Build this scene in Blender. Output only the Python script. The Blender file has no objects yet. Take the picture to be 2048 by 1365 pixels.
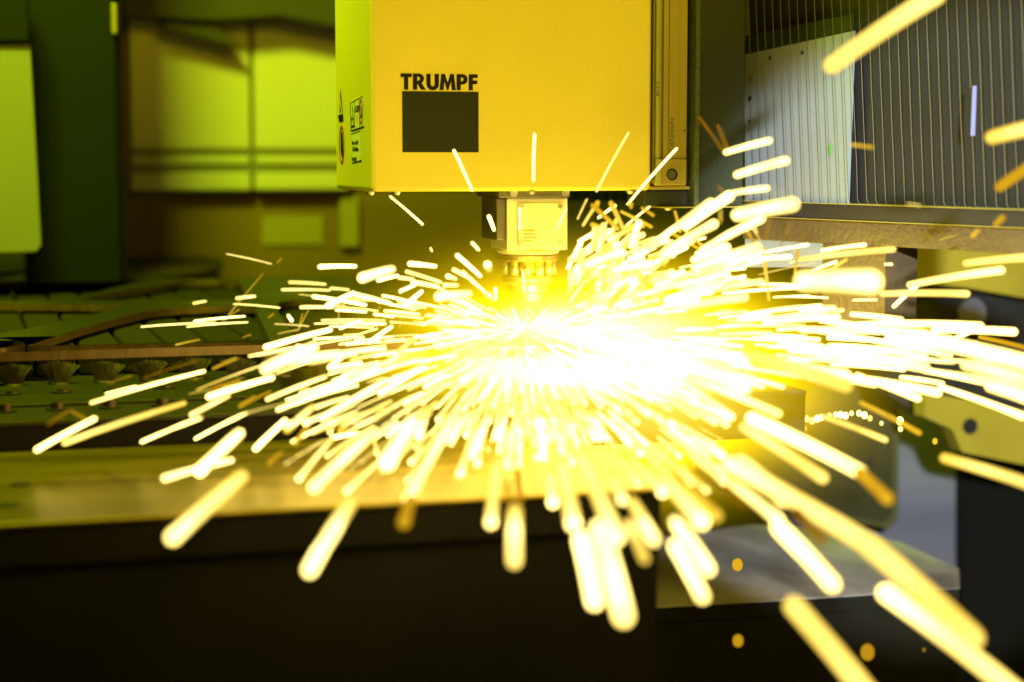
import bpy, bmesh, math, random
from mathutils import Vector, Matrix

random.seed(7)
S = bpy.context.scene
COL = S.collection

# ------------------------------------------------------------------ camera
FPX = 3700.0                       # focal length in pixels of the 2048-wide photograph
YAW = math.radians(16.54)
PITCH = math.atan(372.5 / FPX)
CAM_H = 0.185                      # above the cut sheet (z = 0)
D0 = 1.893
fh = Vector((math.sin(YAW), math.cos(YAW), 0))
FW = (fh * math.cos(PITCH) + Vector((0, 0, -math.sin(PITCH)))).normalized()
RT = Vector((math.cos(YAW), -math.sin(YAW), 0))
UP = RT.cross(FW).normalized()
CAM = Vector((-fh.x * D0, -fh.y * D0, CAM_H))
cam = bpy.data.cameras.new('camera')
cam.sensor_width = 36.0
cam.lens = FPX * 36.0 / 2048.0
cam.clip_start, cam.clip_end = 0.05, 60
cam.dof.use_dof = True
cam.dof.focus_distance = 1.90
cam.dof.aperture_fstop = 2.8
co = bpy.data.objects.new('camera', cam)
COL.objects.link(co)
co.matrix_world = Matrix((RT, UP, -FW)).transposed().to_4x4()
co.location = CAM
S.camera = co


def ray(x, y):
    return FW + RT * ((x - 1024) / FPX) + UP * ((682.5 - y) / FPX)


def P(x, y, d):
    return CAM + ray(x, y) * d


def PZ(x, y, z):
    r = ray(x, y)
    return CAM + r * ((z - CAM.z) / r.z)


def PY(x, y, Y):
    r = ray(x, y)
    return CAM + r * ((Y - CAM.y) / r.y)


def depth(p):
    return (p - CAM).dot(FW)


# ------------------------------------------------------------------ world, lamps, exposure
w = bpy.data.worlds.new('World')
S.world = w
w.use_nodes = True
w.node_tree.nodes['Background'].inputs[0].default_value = (0.8, 1.0, 0.004, 1)
w.node_tree.nodes['Background'].inputs[1].default_value = 0.006
S.view_settings.view_transform = 'Standard'
S.view_settings.look = 'None'
S.view_settings.exposure = 0.0
S.view_settings.gamma = 1.0
S.cycles.use_denoising = True
S.cycles.max_bounces = 6
S.cycles.diffuse_bounces = 3
S.cycles.glossy_bounces = 3
S.cycles.volume_bounces = 0
S.cycles.sample_clamp_indirect = 3.0
S.cycles.volume_step_rate = 2.0
S.cycles.volume_max_steps = 64

CUT = PZ(1056, 660, 0.0)           # where the beam meets the sheet
SPARK_COL = (1.0, 0.70, 0.010)
FILL_COL = (0.74, 1.0, 0.012)


def lamp(name, kind, loc, energy, color, size=0.05, target=None, **kw):
    l = bpy.data.lights.new(name, kind)
    l.energy, l.color = energy, color
    if kind == 'AREA':
        l.shape = 'RECTANGLE'
        l.size = size
        l.size_y = kw.pop('size_y', size)
    else:
        l.shadow_soft_size = size
    for k, v in kw.items():
        setattr(l, k, v)
    o = bpy.data.objects.new(name, l)
    COL.objects.link(o)
    o.location = loc
    if target is not None:
        o.rotation_euler = (Vector(target) - Vector(loc)).to_track_quat('-Z', 'Y').to_euler()
    return o


lamp('cut_flash', 'POINT', CUT + Vector((0.0, -0.045, 0.040)), 1.0, SPARK_COL, 0.012)
lamp('plume_flash', 'POINT', P(1130, 690, 1.50) + Vector((0, 0, 0.02)), 1.0, SPARK_COL, 0.03)
lamp('hall_lamp_work_light', 'AREA', (-0.60, 0.10, 1.25), 46, FILL_COL, 0.25, (-0.35, 1.5, 0.25))
lamp('front_fill_light', 'AREA', (0.25, -1.6, 1.1), 17, (1.0, 0.72, 0.002), 0.9, (0.0, 0.0, 0.3), size_y=0.4)  # added warm fill from above the camera, brightens the head front
lamp('cool_fill_spot', 'SPOT', (-0.20, -1.9, 0.42), 340, (0.86, 0.92, 1.0), 0.03, P(1905, 655, 2.05), spot_size=math.radians(18.4), spot_blend=0.12)  # added cool spot that greys the reflected shapes on this side

# ------------------------------------------------------------------ material helpers


def mat(name, color, rough=0.5, metal=0.0, noise=0.0, scale=40.0, bump=0.0, bscale=200.0, spec=0.5, stretch=None, color2=None, detail=4.0):
    m = bpy.data.materials.new(name)
    m.use_nodes = True
    nt = m.node_tree
    b = nt.nodes['Principled BSDF']
    b.inputs['Base Color'].default_value = (*color, 1)
    b.inputs['Roughness'].default_value = rough
    b.inputs['Metallic'].default_value = metal
    b.inputs['Specular IOR Level'].default_value = spec
    tc = nt.nodes.new('ShaderNodeTexCoord')
    src = tc.outputs['Object']
    if stretch:
        mp = nt.nodes.new('ShaderNodeMapping')
        mp.inputs['Scale'].default_value = stretch
        nt.links.new(src, mp.inputs[0])
        src = mp.outputs[0]
    if noise > 0 or color2:
        n = nt.nodes.new('ShaderNodeTexNoise')
        n.inputs['Scale'].default_value = scale
        n.inputs['Detail'].default_value = detail
        nt.links.new(src, n.inputs['Vector'])
        r = nt.nodes.new('ShaderNodeValToRGB')
        c2 = color2 or tuple(max(0, c * (1 - noise)) for c in color)
        r.color_ramp.elements[0].position = 0.35
        r.color_ramp.elements[1].position = 0.65
        r.color_ramp.elements[0].color = (*c2, 1)
        r.color_ramp.elements[1].color = (*color, 1)
        nt.links.new(n.outputs['Fac'], r.inputs['Fac'])
        nt.links.new(r.outputs['Color'], b.inputs['Base Color'])
        mr = nt.nodes.new('ShaderNodeMapRange')
        mr.inputs['To Min'].default_value = max(0.02, rough - 0.12)
        mr.inputs['To Max'].default_value = min(1, rough + 0.12)
        nt.links.new(n.outputs['Fac'], mr.inputs['Value'])
        nt.links.new(mr.outputs[0], b.inputs['Roughness'])
    if bump > 0:
        n2 = nt.nodes.new('ShaderNodeTexNoise')
        n2.inputs['Scale'].default_value = bscale
        n2.inputs['Detail'].default_value = 2.0
        nt.links.new(src, n2.inputs['Vector'])
        bp = nt.nodes.new('ShaderNodeBump')
        bp.inputs['Strength'].default_value = bump
        bp.inputs['Distance'].default_value = 0.001
        nt.links.new(n2.outputs['Fac'], bp.inputs['Height'])
        nt.links.new(bp.outputs[0], b.inputs['Normal'])
    return m


M = {}
M['housing'] = mat('textured_white_paint', (0.80, 0.70, 0.10), 0.42, noise=0.07, scale=7, bump=0.6, bscale=420)  # white paint with the window's yellow tint put into its colour
M['logo'] = mat('dark_green_print', (0.010, 0.015, 0.004), 0.5, bump=0.6, bscale=420, spec=0.3)
M['ink'] = mat('black_ink', (0.007, 0.006, 0.004), 0.6, spec=0.2)
M['red_ink'] = mat('red_ink', (0.45, 0.03, 0.03), 0.5)
M['label_film'] = mat('label_film', (0.78, 0.80, 0.66), 0.35)
M['white_block'] = mat('ivory_paint', (0.80, 0.78, 0.70), 0.4, noise=0.05, scale=30)
M['steel'] = mat('machined_steel', (0.62, 0.60, 0.55), 0.32, 0.9, noise=0.15, scale=60)
M['dark_steel'] = mat('dark_steel', (0.16, 0.15, 0.13), 0.45, 0.7, noise=0.3, scale=40)
M['brass'] = mat('brass', (0.70, 0.55, 0.28), 0.3, 0.9, noise=0.15, scale=60)
M['alu'] = mat('tinted_profile', (0.38, 0.32, 0.07), 0.38, 0.2, noise=0.08, scale=8, bump=0.06, bscale=500)  # window's yellow tint put into both profile colours, dark and light
M['alu_light'] = mat('bright_profile', (0.50, 0.52, 0.12), 0.3, 0.25, noise=0.12, scale=30, stretch=(1, 1, 0.05))
M['carriage'] = mat('dark_green_enamel', (0.020, 0.030, 0.012), 0.42, noise=0.25, scale=6, bump=0.3, bscale=300)
M['carriage_edge'] = mat('worn_green_edge', (0.07, 0.10, 0.03), 0.6, noise=0.5, scale=220, bump=0.5, bscale=600)
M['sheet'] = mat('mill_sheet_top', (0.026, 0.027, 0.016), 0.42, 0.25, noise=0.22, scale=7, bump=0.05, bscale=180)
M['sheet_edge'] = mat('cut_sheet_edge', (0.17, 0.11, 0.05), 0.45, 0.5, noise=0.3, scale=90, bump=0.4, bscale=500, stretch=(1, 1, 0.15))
M['bristle'] = mat('dusty_bristle', (0.16, 0.14, 0.09), 0.8, noise=0.5, scale=160)
M['brush_bed'] = mat('brush_bed', (0.007, 0.0065, 0.003), 0.95, noise=0.5, scale=170, bump=0.9, bscale=500)  # shade under the sheet is put into this near-black colour
M['deck'] = mat('cast_deck', (0.027, 0.027, 0.014), 0.5, 0.15, noise=0.25, scale=60, bump=0.5, bscale=900)
M['black'] = mat('black_void_paint', (0.006, 0.006, 0.004), 0.7)
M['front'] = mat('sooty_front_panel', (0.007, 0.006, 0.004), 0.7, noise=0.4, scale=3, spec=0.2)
M['plate'] = mat('brushed_front_plate', (0.34, 0.25, 0.035), 0.40, 0.85, noise=0.3, scale=12, stretch=(0.25, 3, 1), bump=0.1, bscale=60)
M['bolt'] = mat('bronzed_bolt', (0.09, 0.062, 0.028), 0.35, 0.6, noise=0.3, scale=200)
M['wall_panel'] = mat('cream_cabinet_paint', (0.62, 0.63, 0.55), 0.5, noise=0.05, scale=3)
M['wall_dark'] = mat('sooty_olive_wall', (0.050, 0.048, 0.022), 0.7, noise=0.35, scale=2)
M['brown'] = mat('brown_plinth', (0.20, 0.12, 0.03), 0.6, noise=0.3, scale=3)
M['door'] = mat('door_paint', (0.18, 0.20, 0.15), 0.5, noise=0.05, scale=3)
M['olive_black'] = mat('olive_black_enamel', (0.013, 0.012, 0.005), 0.7, noise=0.4, scale=5, spec=0.2)
M['hatch'] = mat('ochre_hatch', (0.30, 0.27, 0.07), 0.6)
M['print_grey'] = mat('engraved_print', (0.13, 0.10, 0.025), 0.5)
M['pillar'] = mat('dark_green_pillar_paint', (0.003, 0.0075, 0.0015), 0.6, noise=0.2, scale=3, spec=0.15)
M['pleat'] = mat('bellows_fabric', (0.012, 0.011, 0.010), 0.85, noise=0.25, scale=12, bump=0.2, bscale=300)
M['fold'] = mat('bellows_fold_edge', (0.12, 0.11, 0.05), 0.55, noise=0.2, scale=60)
M['rail_black'] = mat('black_rail', (0.022, 0.022, 0.024), 0.4, noise=0.2, scale=20)
M['beam_brown'] = mat('hammered_beam', (0.13, 0.095, 0.045), 0.38, 0.2, noise=0.25, scale=14, bump=0.8, bscale=160)
M['reflected_panel'] = mat('pale_reflected_panel', (0.24, 0.29, 0.33), 0.6, noise=0.1, scale=4)
M['yellow_panel'] = mat('olive_yellow_panel', (0.36, 0.29, 0.02), 0.5, noise=0.25, scale=6)
M['shade_panel'] = mat('charcoal_panel', (0.030, 0.029, 0.022), 0.5, noise=0.25, scale=6)
M['tint'] = mat('olive_reflected_plate', (0.070, 0.066, 0.030), 0.25, noise=0.3, scale=5)
M['tint_edge'] = mat('olive_plate_rim', (0.10, 0.10, 0.03), 0.4)
M['cool_grey'] = mat('cool_grey_tone', (0.20, 0.20, 0.23), 0.6, noise=0.2, scale=5, stretch=(0.3, 1, 3))
M['tray'] = mat('reflected_tray', (0.46, 0.44, 0.42), 0.5, noise=0.6, scale=9, stretch=(1, 0.5, 1))
M['violet'] = mat('violet_reflected_strip', (0.22, 0.24, 0.50), 0.4)
M['floor'] = mat('oily_floor', (0.02, 0.02, 0.014), 0.6, noise=0.4, scale=2)

# ------------------------------------------------------------------ mesh helpers


def link(name, bm, m, parent=None, smooth=False, loc=None):
    me = bpy.data.meshes.new(name)
    if loc is not None:
        bmesh.ops.translate(bm, verts=bm.verts, vec=-Vector(loc))
    bm.to_mesh(me)
    bm.free()
    for mm in (m if isinstance(m, (list, tuple)) else [m]):
        me.materials.append(mm)
    if smooth:
        me.polygons.foreach_set('use_smooth', [True] * len(me.polygons))
    o = bpy.data.objects.new(name, me)
    COL.objects.link(o)
    if parent is not None:
        o.parent = parent
        base = Vector((0, 0, 0))
        q = parent
        while q is not None:
            base += q.location
            q = q.parent
        o.location = (Vector(loc) if loc is not None else Vector((0, 0, 0))) - base
    elif loc is not None:
        o.location = loc
    return o


def box(bm, x0, x1, y0, y1, z0, z1, bev=0.0, seg=2):
    r = bmesh.ops.create_cube(bm, size=1.0)
    vs = r['verts']
    bmesh.ops.scale(bm, verts=vs, vec=(x1 - x0, y1 - y0, z1 - z0))
    bmesh.ops.translate(bm, verts=vs, vec=((x0 + x1) / 2, (y0 + y1) / 2, (z0 + z1) / 2))
    if bev > 0:
        es = list({e for v in vs for e in v.link_edges})
        bmesh.ops.bevel(bm, geom=es, offset=bev, segments=seg, affect='EDGES', profile=0.5)
    return bm


def nb():
    return bmesh.new()


def bx(x0, x1, y0, y1, z0, z1, bev=0.0, seg=2):
    return box(nb(), min(x0, x1), max(x0, x1), min(y0, y1), max(y0, y1), min(z0, z1), max(z0, z1), bev, seg)


def cyl(bm, c, r1, r2, h, axis='Z', seg=24, bev=0.0):
    """frustum centred on c, r1 at the low end of the axis"""
    r = bmesh.ops.create_cone(bm, cap_ends=True, segments=seg, radius1=r1, radius2=r2, depth=h)
    vs = r['verts']
    rot = {'Z': Matrix(), 'Y': Matrix.Rotation(math.radians(-90), 4, 'X'), 'X': Matrix.Rotation(math.radians(90), 4, 'Y')}[axis]
    bmesh.ops.transform(bm, matrix=Matrix.Translation(c) @ rot, verts=vs)
    if bev > 0:
        es = [e for e in {e for v in vs for e in v.link_edges} if len(e.link_faces) == 2 and any(len(f.verts) > 4 for f in e.link_faces)]
        bmesh.ops.bevel(bm, geom=es, offset=bev, segments=2, affect='EDGES')
    return bm


def lathe(bm, c, prof, seg=40):
    rings = []
    for r, z in prof:
        rings.append([bm.verts.new((c[0] + r * math.cos(2 * math.pi * k / seg), c[1] + r * math.sin(2 * math.pi * k / seg), c[2] + z)) for k in range(seg)])
    for a, b in zip(rings, rings[1:]):
        for k in range(seg):
            bm.faces.new((a[k], a[(k + 1) % seg], b[(k + 1) % seg], b[k]))
    bm.faces.new(rings[0])
    bm.faces.new(list(reversed(rings[-1])))
    bmesh.ops.recalc_face_normals(bm, faces=bm.faces)
    return bm


def quadslab(bm, pts, thick):
    """prism: polygon pts (Vectors) extruded along vector thick"""
    a = [bm.verts.new(p) for p in pts]
    b = [bm.verts.new(Vector(p) + Vector(thick)) for p in pts]
    bm.faces.new(a)
    bm.faces.new(list(reversed(b)))
    n = len(a)
    for k in range(n):
        bm.faces.new((a[k], b[k], b[(k + 1) % n], a[(k + 1) % n]))
    bmesh.ops.recalc_face_normals(bm, faces=bm.faces)
    return bm


def flat_curve(loops, depth=0.0004):
    """bmesh of filled 2-D loops (even-odd holes) in the XY plane, given a small thickness"""
    cu = bpy.data.curves.new('outline', 'CURVE')
    cu.dimensions = '2D'
    cu.fill_mode = 'BOTH'
    cu.extrude = depth / 2
    for lp in loops:
        sp = cu.splines.new('POLY')
        sp.points.add(len(lp) - 1)
        for pt, q in zip(sp.points, lp):
            pt.co = (q[0], q[1], 0, 1)
        sp.use_cyclic_u = True
    o = bpy.data.objects.new('outline', cu)
    COL.objects.link(o)
    dg = bpy.context.evaluated_depsgraph_get()
    me = o.evaluated_get(dg).to_mesh()
    bm = bmesh.new()
    bm.from_mesh(me)
    o.evaluated_get(dg).to_mesh_clear()
    bpy.data.objects.remove(o)
    bpy.data.curves.remove(cu)
    return bm


def text_bm(body, size, depth=0.0003, bold=0.0, spacing=1.0):
    cu = bpy.data.curves.new('lettering', 'FONT')
    cu.body = body
    cu.size = size
    cu.extrude = depth / 2
    cu.offset = bold
    cu.space_character = spacing
    cu.align_x = 'CENTER'
    cu.align_y = 'CENTER'
    cu.resolution_u = 3
    o = bpy.data.objects.new('lettering', cu)
    COL.objects.link(o)
    dg = bpy.context.evaluated_depsgraph_get()
    me = o.evaluated_get(dg).to_mesh()
    bm = bmesh.new()
    bm.from_mesh(me)
    o.evaluated_get(dg).to_mesh_clear()
    bpy.data.objects.remove(o)
    bpy.data.curves.remove(cu)
    return bm


def place(bm, u, v, origin):
    """map local XY plane onto axes u, v (world vectors) at origin"""
    n = Vector(u).cross(Vector(v)).normalized()
    m = Matrix((Vector(u), Vector(v), n)).transposed().to_4x4()
    bmesh.ops.transform(bm, matrix=Matrix.Translation(origin) @ m, verts=bm.verts)
    return bm


def thing(name, label, cat, loc, group=None):
    o = bpy.data.objects.new(name, None)
    COL.objects.link(o)
    o.location = loc
    o.empty_display_size = 0.02
    tag(o, label, cat, group)
    return o


def tag(o, label=None, cat=None, group=None, kind=None):
    if label:
        o['label'] = label
    if cat:
        o['category'] = cat
    if group:
        o['group'] = group
    if kind:
        o['kind'] = kind
    return o


XV, YV, ZV = Vector((1, 0, 0)), Vector((0, 1, 0)), Vector((0, 0, 1))

# ------------------------------------------------------------------ setting: floor, rear wall, back cabinets
fl = link('floor', bx(-6, 6, -3.0, 5, -0.92, -0.90), M['floor'])
tag(fl, kind='structure')
rw = link('wall', bx(-5, 5, 2.30, 2.40, -0.90, 2.6), M['wall_dark'])
tag(rw, kind='structure')

YW = 1.55


def wx(x, y=300, Y=YW):
    return PY(x, y, Y).x


def wz(y, x=450, Y=YW):
    return PY(x, y, Y).z


cab = thing('wall_cabinet', 'cream two door wall cabinet with grooved lower rails behind the laser head', 'cabinet', (wx(470), YW, wz(383)))
link('carcass', bx(wx(245), wx(700), YW + 0.02, YW + 0.35, wz(384), wz(-120)), M['brown'], cab)
for xa, xb in ((262, 501), (509, 696)):
    for ya, yb in ((40, 299), (313, 329), (346, 381)):
        link('door_panel', bx(wx(xa), wx(xb), YW - 0.006, YW + 0.018, wz(yb), wz(ya), 0.004), M['wall_panel'], cab)
for ya, yb in ((299, 313), (329, 346)):
    link('groove_rail', bx(wx(262), wx(696), YW + 0.002, YW + 0.019, wz(yb) , wz(ya)), M['cool_grey'], cab)
duct = thing('overhead_duct', 'dark sloping duct running above the cream cabinet doors', 'duct', (wx(480), YW - 0.1, wz(20)))
q = [PY(250, 30, YW - 0.10), PY(430, 40, YW - 0.10), PY(560, 30, YW - 0.10), PY(720, 62, YW - 0.10), PY(720, -60, YW - 0.10), PY(250, -60, YW - 0.10)]
link('duct_body', quadslab(nb(), q, (0, 0.08, 0)), M['wall_dark'], duct)
q = [PY(330, 60, YW - 0.08), PY(352, 62, YW - 0.08), PY(485, 96, YW - 0.08), PY(460, 70, YW - 0.08), PY(400, 40, YW - 0.08), PY(330, 40, YW - 0.08)]
link('bracket', quadslab(nb(), q, (0, 0.05, 0)), M['wall_dark'], duct)

pl = thing('plinth_panel', 'brown plinth below the cream cabinet with a pale hatch at its end', 'panel', (wx(470), YW, wz(500)))
link('plinth_board', bx(wx(250), wx(1000), YW + 0.04, YW + 0.30, wz(620), wz(386)), M['brown'], pl)
link('hatch', bx(wx(528), wx(652), YW + 0.034, YW + 0.0385, wz(495), wz(436), 0.002), M['hatch'], pl)
link('post', bx(wx(684), wx(722), YW + 0.02, YW + 0.0385, wz(500), wz(396), 0.003), M['hatch'], pl)

YP = 0.95
pil = thing('machine_pillar', 'dark green upright pillar of the machine enclosure beside the cream cabinet', 'pillar', (PY(160, 500, YP).x, YP, -0.9))
link('shaft', bx(PY(52, 300, YP).x, PY(240, 300, YP).x, YP, YP + 0.22, -0.9, 1.3, 0.006), M['pillar'], pil)
link('edge_strip', bx(PY(241, 300, YP).x, PY(252, 300, YP).x, YP + 0.03, YP + 0.20, -0.9, 1.3, 0.002), M['black'], pil)
link('hinge', bx(PY(222, 20, YP).x, PY(232, 20, YP).x, YP - 0.012, YP - 0.001, PY(230, 70, YP).z, PY(230, 8, YP).z, 0.003), M['alu'], pil)
YD = 0.82
dr = thing('enclosure_door', 'tall cream enclosure door standing ahead of the dark green pillar', 'door', (PY(-20, 500, YD).x, YD, PY(0, 500, YD).z))
q = [PY(-150, 92, YD), PY(60, 90, YD), PY(82, 490, YD), PY(72, 503, YD), PY(-150, 508, YD)]
link('door_leaf', quadslab(nb(), q, (0, 0.03, 0)), M['door'], dr)
hd = link('door_header', bx(PY(-200, 0, YD).x, PY(58, 0, YD).x, YD - 0.01, YD + 0.06, PY(0, 86, YD).z, PY(0, -80, YD).z, 0.004), M['pillar'], dr)

# ------------------------------------------------------------------ cutting table
HB = 0.148                                        # underside of the head housing


def loop_z(pts, z=0.0):
    return [PZ(x, y, z).to_2d() for x, y in pts]


outer_px = [(-260, 716), (1700, 660)]
YE = PZ(300, 697, 0).y                            # front edge of the sheet
SX0, SX1 = -1.25, PZ(1555, 760, -0.046).x
outer = [(SX0, YE), (SX1 + 0.03, YE), (SX1 + 0.03, 0.98), (SX0, 0.98)]


def smooth_loop(pts, n=4):
    out = []
    L = len(pts)
    for i in range(L):
        p0, p1, p2, p3 = (Vector(pts[(i + k) % L]) for k in (-1, 0, 1, 2))
        for t in range(n):
            s = t / n
            out.append(tuple(0.5 * ((2 * p1) + (-p0 + p2) * s + (2 * p0 - 5 * p1 + 4 * p2 - p3) * s * s + (-p0 + 3 * p1 - 3 * p2 + p3) * s ** 3)))
    return out


holes = [
    loop_z([(60, 692.6), (70, 687), (100, 677), (140, 664), (184, 651), (277, 627), (335, 618), (430, 613), (503, 613), (512, 620), (540, 683), (530, 685), (300, 688.5), (150, 691)]),
    loop_z([(-90, 700), (-90, 678), (0, 678), (28, 681), (45, 684), (50, 687), (42, 690), (20, 694), (0, 697)]),
    loop_z([(-140, 676), (0, 667), (90, 650), (170, 632), (215, 622), (240, 613), (230, 610), (-140, 612)]),
    loop_z([(165, 599), (250, 582), (330, 570), (372, 563), (440, 561), (476, 562), (492, 596), (485, 600), (300, 601)]),
    loop_z([(-140, 601), (120, 599), (230, 575), (320, 556), (372, 546), (366, 542), (110, 546), (40, 560), (-140, 566)]),
    loop_z([(90, 539), (372, 537), (440, 531), (432, 515), (300, 513), (120, 514)]),
    loop_z([(-140, 548), (-20, 549), (60, 536), (84, 519), (70, 514), (-140, 514)]),
    loop_z([(556, 606), (660, 604), (720, 640), (735, 668), (700, 676), (596, 679), (588, 672)]),
]
sheet = thing('sheet_metal', 'thick green lit steel sheet with curved cut out openings lying on brushes under the head', 'metal sheet', (0, YE, 0))
bm = flat_curve([outer] + [smooth_loop(h, 3) if i not in () else h for i, h in enumerate(holes)], 0.0085)
bmesh.ops.translate(bm, verts=bm.verts, vec=(0, 0, -0.00425))
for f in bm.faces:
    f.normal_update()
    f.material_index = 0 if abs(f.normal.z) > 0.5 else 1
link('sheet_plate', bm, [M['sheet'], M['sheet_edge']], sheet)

# brush bed under the sheet: bars running away from the camera, tufts along their front ends
bt = thing('brush_table', 'brush bed of dark bristle rows carrying the cut steel sheet', 'brush table', (0, YE + 0.02, -0.045))
ZD = -0.046
YB = PZ(27, 771, ZD).y - 0.012                                  # front of the brushes
link('bed_tray', bx(SX0, SX1, YB + 0.03, 1.0, -0.06, ZD), M['black'], bt)
tw = 0.0452
x_start = PZ(27, 774, ZD).x
k0 = -7
tuft_mesh = None


def tuft_bm(rnd):
    b = nb()
    for k in range(230):
        a = rnd.uniform(0, 2 * math.pi)
        q = math.sqrt(rnd.random())
        bx0, by0 = math.cos(a) * q * 0.0085, math.sin(a) * q * 0.006
        spread = 2.45 + rnd.uniform(-0.25, 0.25)
        tx, ty = bx0 * spread, by0 * 1.8
        h = TUFT_H + rnd.uniform(-0.002, 0.0008) - abs(tx) * 0.16
        r = 0.00026
        base, top = Vector((bx0, by0, 0)), Vector((tx, ty, h))
        mid = base.lerp(top, 0.5) + Vector((-tx * 0.05, 0, 0.001))
        prev = None
        for pnt in (base, mid, top):
            ring = [b.verts.new(pnt + Vector((math.cos(j * 2.094) * r, math.sin(j * 2.094) * r, 0))) for j in range(3)]
            if prev:
                for j in range(3):
                    b.faces.new((prev[j], prev[(j + 1) % 3], ring[(j + 1) % 3], ring[j]))
            prev = ring
        b.faces.new(prev)
    return b


tuft_meshes = []
TUFT_H = PY(27, 727, YB + 0.012).z - ZD
for k in range(k0, 24):
    cx = x_start + k * tw
    if cx < SX0 + 0.03 or cx > SX1 - 0.03:
        continue
    link('brush_row', bx(cx - tw * 0.46, cx + tw * 0.46, YB + 0.075, 0.97, ZD, -0.0125, 0.004), M['brush_bed'], bt)
    loc = Vector((cx, YB + 0.012, ZD))
    if len(tuft_meshes) < 8:
        o = link('bristle_tuft', tuft_bm(random), M['bristle'], bt, loc=None)
        tuft_meshes.append(o.data)
    else:
        o = bpy.data.objects.new('bristle_tuft', tuft_meshes[random.randrange(8)])
        COL.objects.link(o)
        o.parent = bt
    o.location = loc - bt.location
    o.rotation_euler = (random.uniform(-.05, .05), random.uniform(-.09, .09), random.choice((0, math.pi)) + random.uniform(-.2, .2))
    o.scale = (random.uniform(.93, 1.06), 1, random.uniform(.93, 1.02))
    b = cyl(nb(), (0, 0, 0.0012), 0.0115, 0.0105, 0.0024, 'Z', 16)
    o2 = link('ferrule', b, M['dark_steel'], o)
    o2.location = (0, 0, 0)

# deck rail ahead of the brushes
YDK0, YDK1 = PZ(30, 838, ZD).y, YB + 0.002
rail = thing('table_rail', 'grainy green steel rail with bolts and a long slot ahead of the brush tufts', 'rail', (0, YDK0, ZD))
ygr = PZ(22, 811, ZD).y
link('rail_bar', bx(SX0, SX1, ygr + 0.003, YDK1 + 0.03, ZD - 0.03, ZD, 0.001), M['deck'], rail)
link('rail_lip', bx(SX0, SX1, YDK0, ygr - 0.0025, ZD - 0.007, ZD - 0.0025, 0.001), M['deck'], rail)
link('slot_floor', bx(SX0, SX1, ygr - 0.0025, ygr + 0.003, ZD - 0.02, ZD - 0.012), M['black'], rail)


def bolt_bm(r, h, sock=True):
    b = cyl(nb(), (0, 0, h / 2), r, r * 0.97, h, 'Z', 18, 0.0004)
    return b


for k in range(-4, 12):
    x, y = 22 + k * 102.5, 789.6 - k * 4.1
    p = PZ(x, y, ZD)
    if p.x < SX0 + 0.02 or p.x > SX1 - 0.02:
        continue
    o = link('recess', cyl(nb(), p + Vector((0, 0, 0.0006)), 0.0105, 0.0105, 0.0016, 'Z', 24), M['black'], rail)
    link('cap_bolt', cyl(nb(), p + Vector((0.001, 0.001, 0.0018)), 0.0064, 0.0058, 0.0028, 'Z', 20, 0.0006), M['bolt'], rail)
    p2 = PZ(10 + k * 105, 819 - k * 4.1, ZD)
    link('recess', cyl(nb(), p2 + Vector((0, 0, -0.0018)), 0.0105, 0.0105, 0.0018, 'Z', 24), M['black'], rail)
    link('cap_bolt', cyl(nb(), p2 + Vector((0, 0, 0.0012)), 0.0066, 0.0060, 0.0075, 'Z', 20, 0.0008), M['bolt'], rail)

# lower front plate and the black front of the table
ZP = -0.075
YPL0, YPL1 = PZ(350, 1029, ZP).y, YDK0 + 0.002
XPR = PZ(1345, 960, ZP).x
link('rail_face', bx(SX0, SX1, YDK0 + 0.003, YDK0 + 0.02, ZP - 0.02, ZD - 0.0075), M['front'], rail)
fp = thing('front_plate', 'broad brushed steel plate with two dark holes along the black table front', 'steel plate', (0, YPL0, ZP))
link('plate_body', bx(SX0, XPR, YPL0, YPL1, ZP - 0.004, ZP, 0.0015), M['plate'], fp)
for x, y, r in ((40, 970, 0.0085), (14, 1012, 0.010)):
    link('hole', cyl(nb(), PZ(x, y, ZP) + Vector((0, 0, 0.0004)), r, r, 0.0012, 'Z', 24), M['black'], fp)
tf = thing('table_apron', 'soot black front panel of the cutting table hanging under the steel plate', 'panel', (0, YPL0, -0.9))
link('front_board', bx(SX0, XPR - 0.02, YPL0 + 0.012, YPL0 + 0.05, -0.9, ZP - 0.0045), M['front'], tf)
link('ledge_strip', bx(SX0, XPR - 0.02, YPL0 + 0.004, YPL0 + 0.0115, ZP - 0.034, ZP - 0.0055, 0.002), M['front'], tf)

# ------------------------------------------------------------------ laser head
HX0, HX1 = PY(743, 300, 0).x, PY(1302.5, 300, 0).x
HL = 0.184
HT = 0.62
head = thing('laser_head', 'big square cream laser head box with dark logo square hanging over the sparks', 'laser head', (CUT.x, CUT.y, HB))
link('housing', bx(HX0, HX1, 0.0, HL, HB, HT, 0.0045, 3), M['housing'], head, smooth=False)

# logo square and letters
lz0, lz1 = PY(880, 305, 0).z, PY(880, 183.5, 0).z
lx0, lx1 = PY(804.5, 240, 0).x, PY(957, 240, 0).x
link('logo_square', quadslab(nb(), [Vector((lx0, -0.0006, lz0)), Vector((lx1, -0.0006, lz0)), Vector((lx1, -0.0006, lz1)), Vector((lx0, -0.0006, lz1))], (0, 0.0008, 0)), M['logo'], head)


def arc(cx, cy, rx, ry, a0, a1, n=10):
    return [(cx + rx * math.cos(math.radians(a0 + (a1 - a0) * k / n)), cy + ry * math.sin(math.radians(a0 + (a1 - a0) * k / n))) for k in range(n + 1)]


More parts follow.
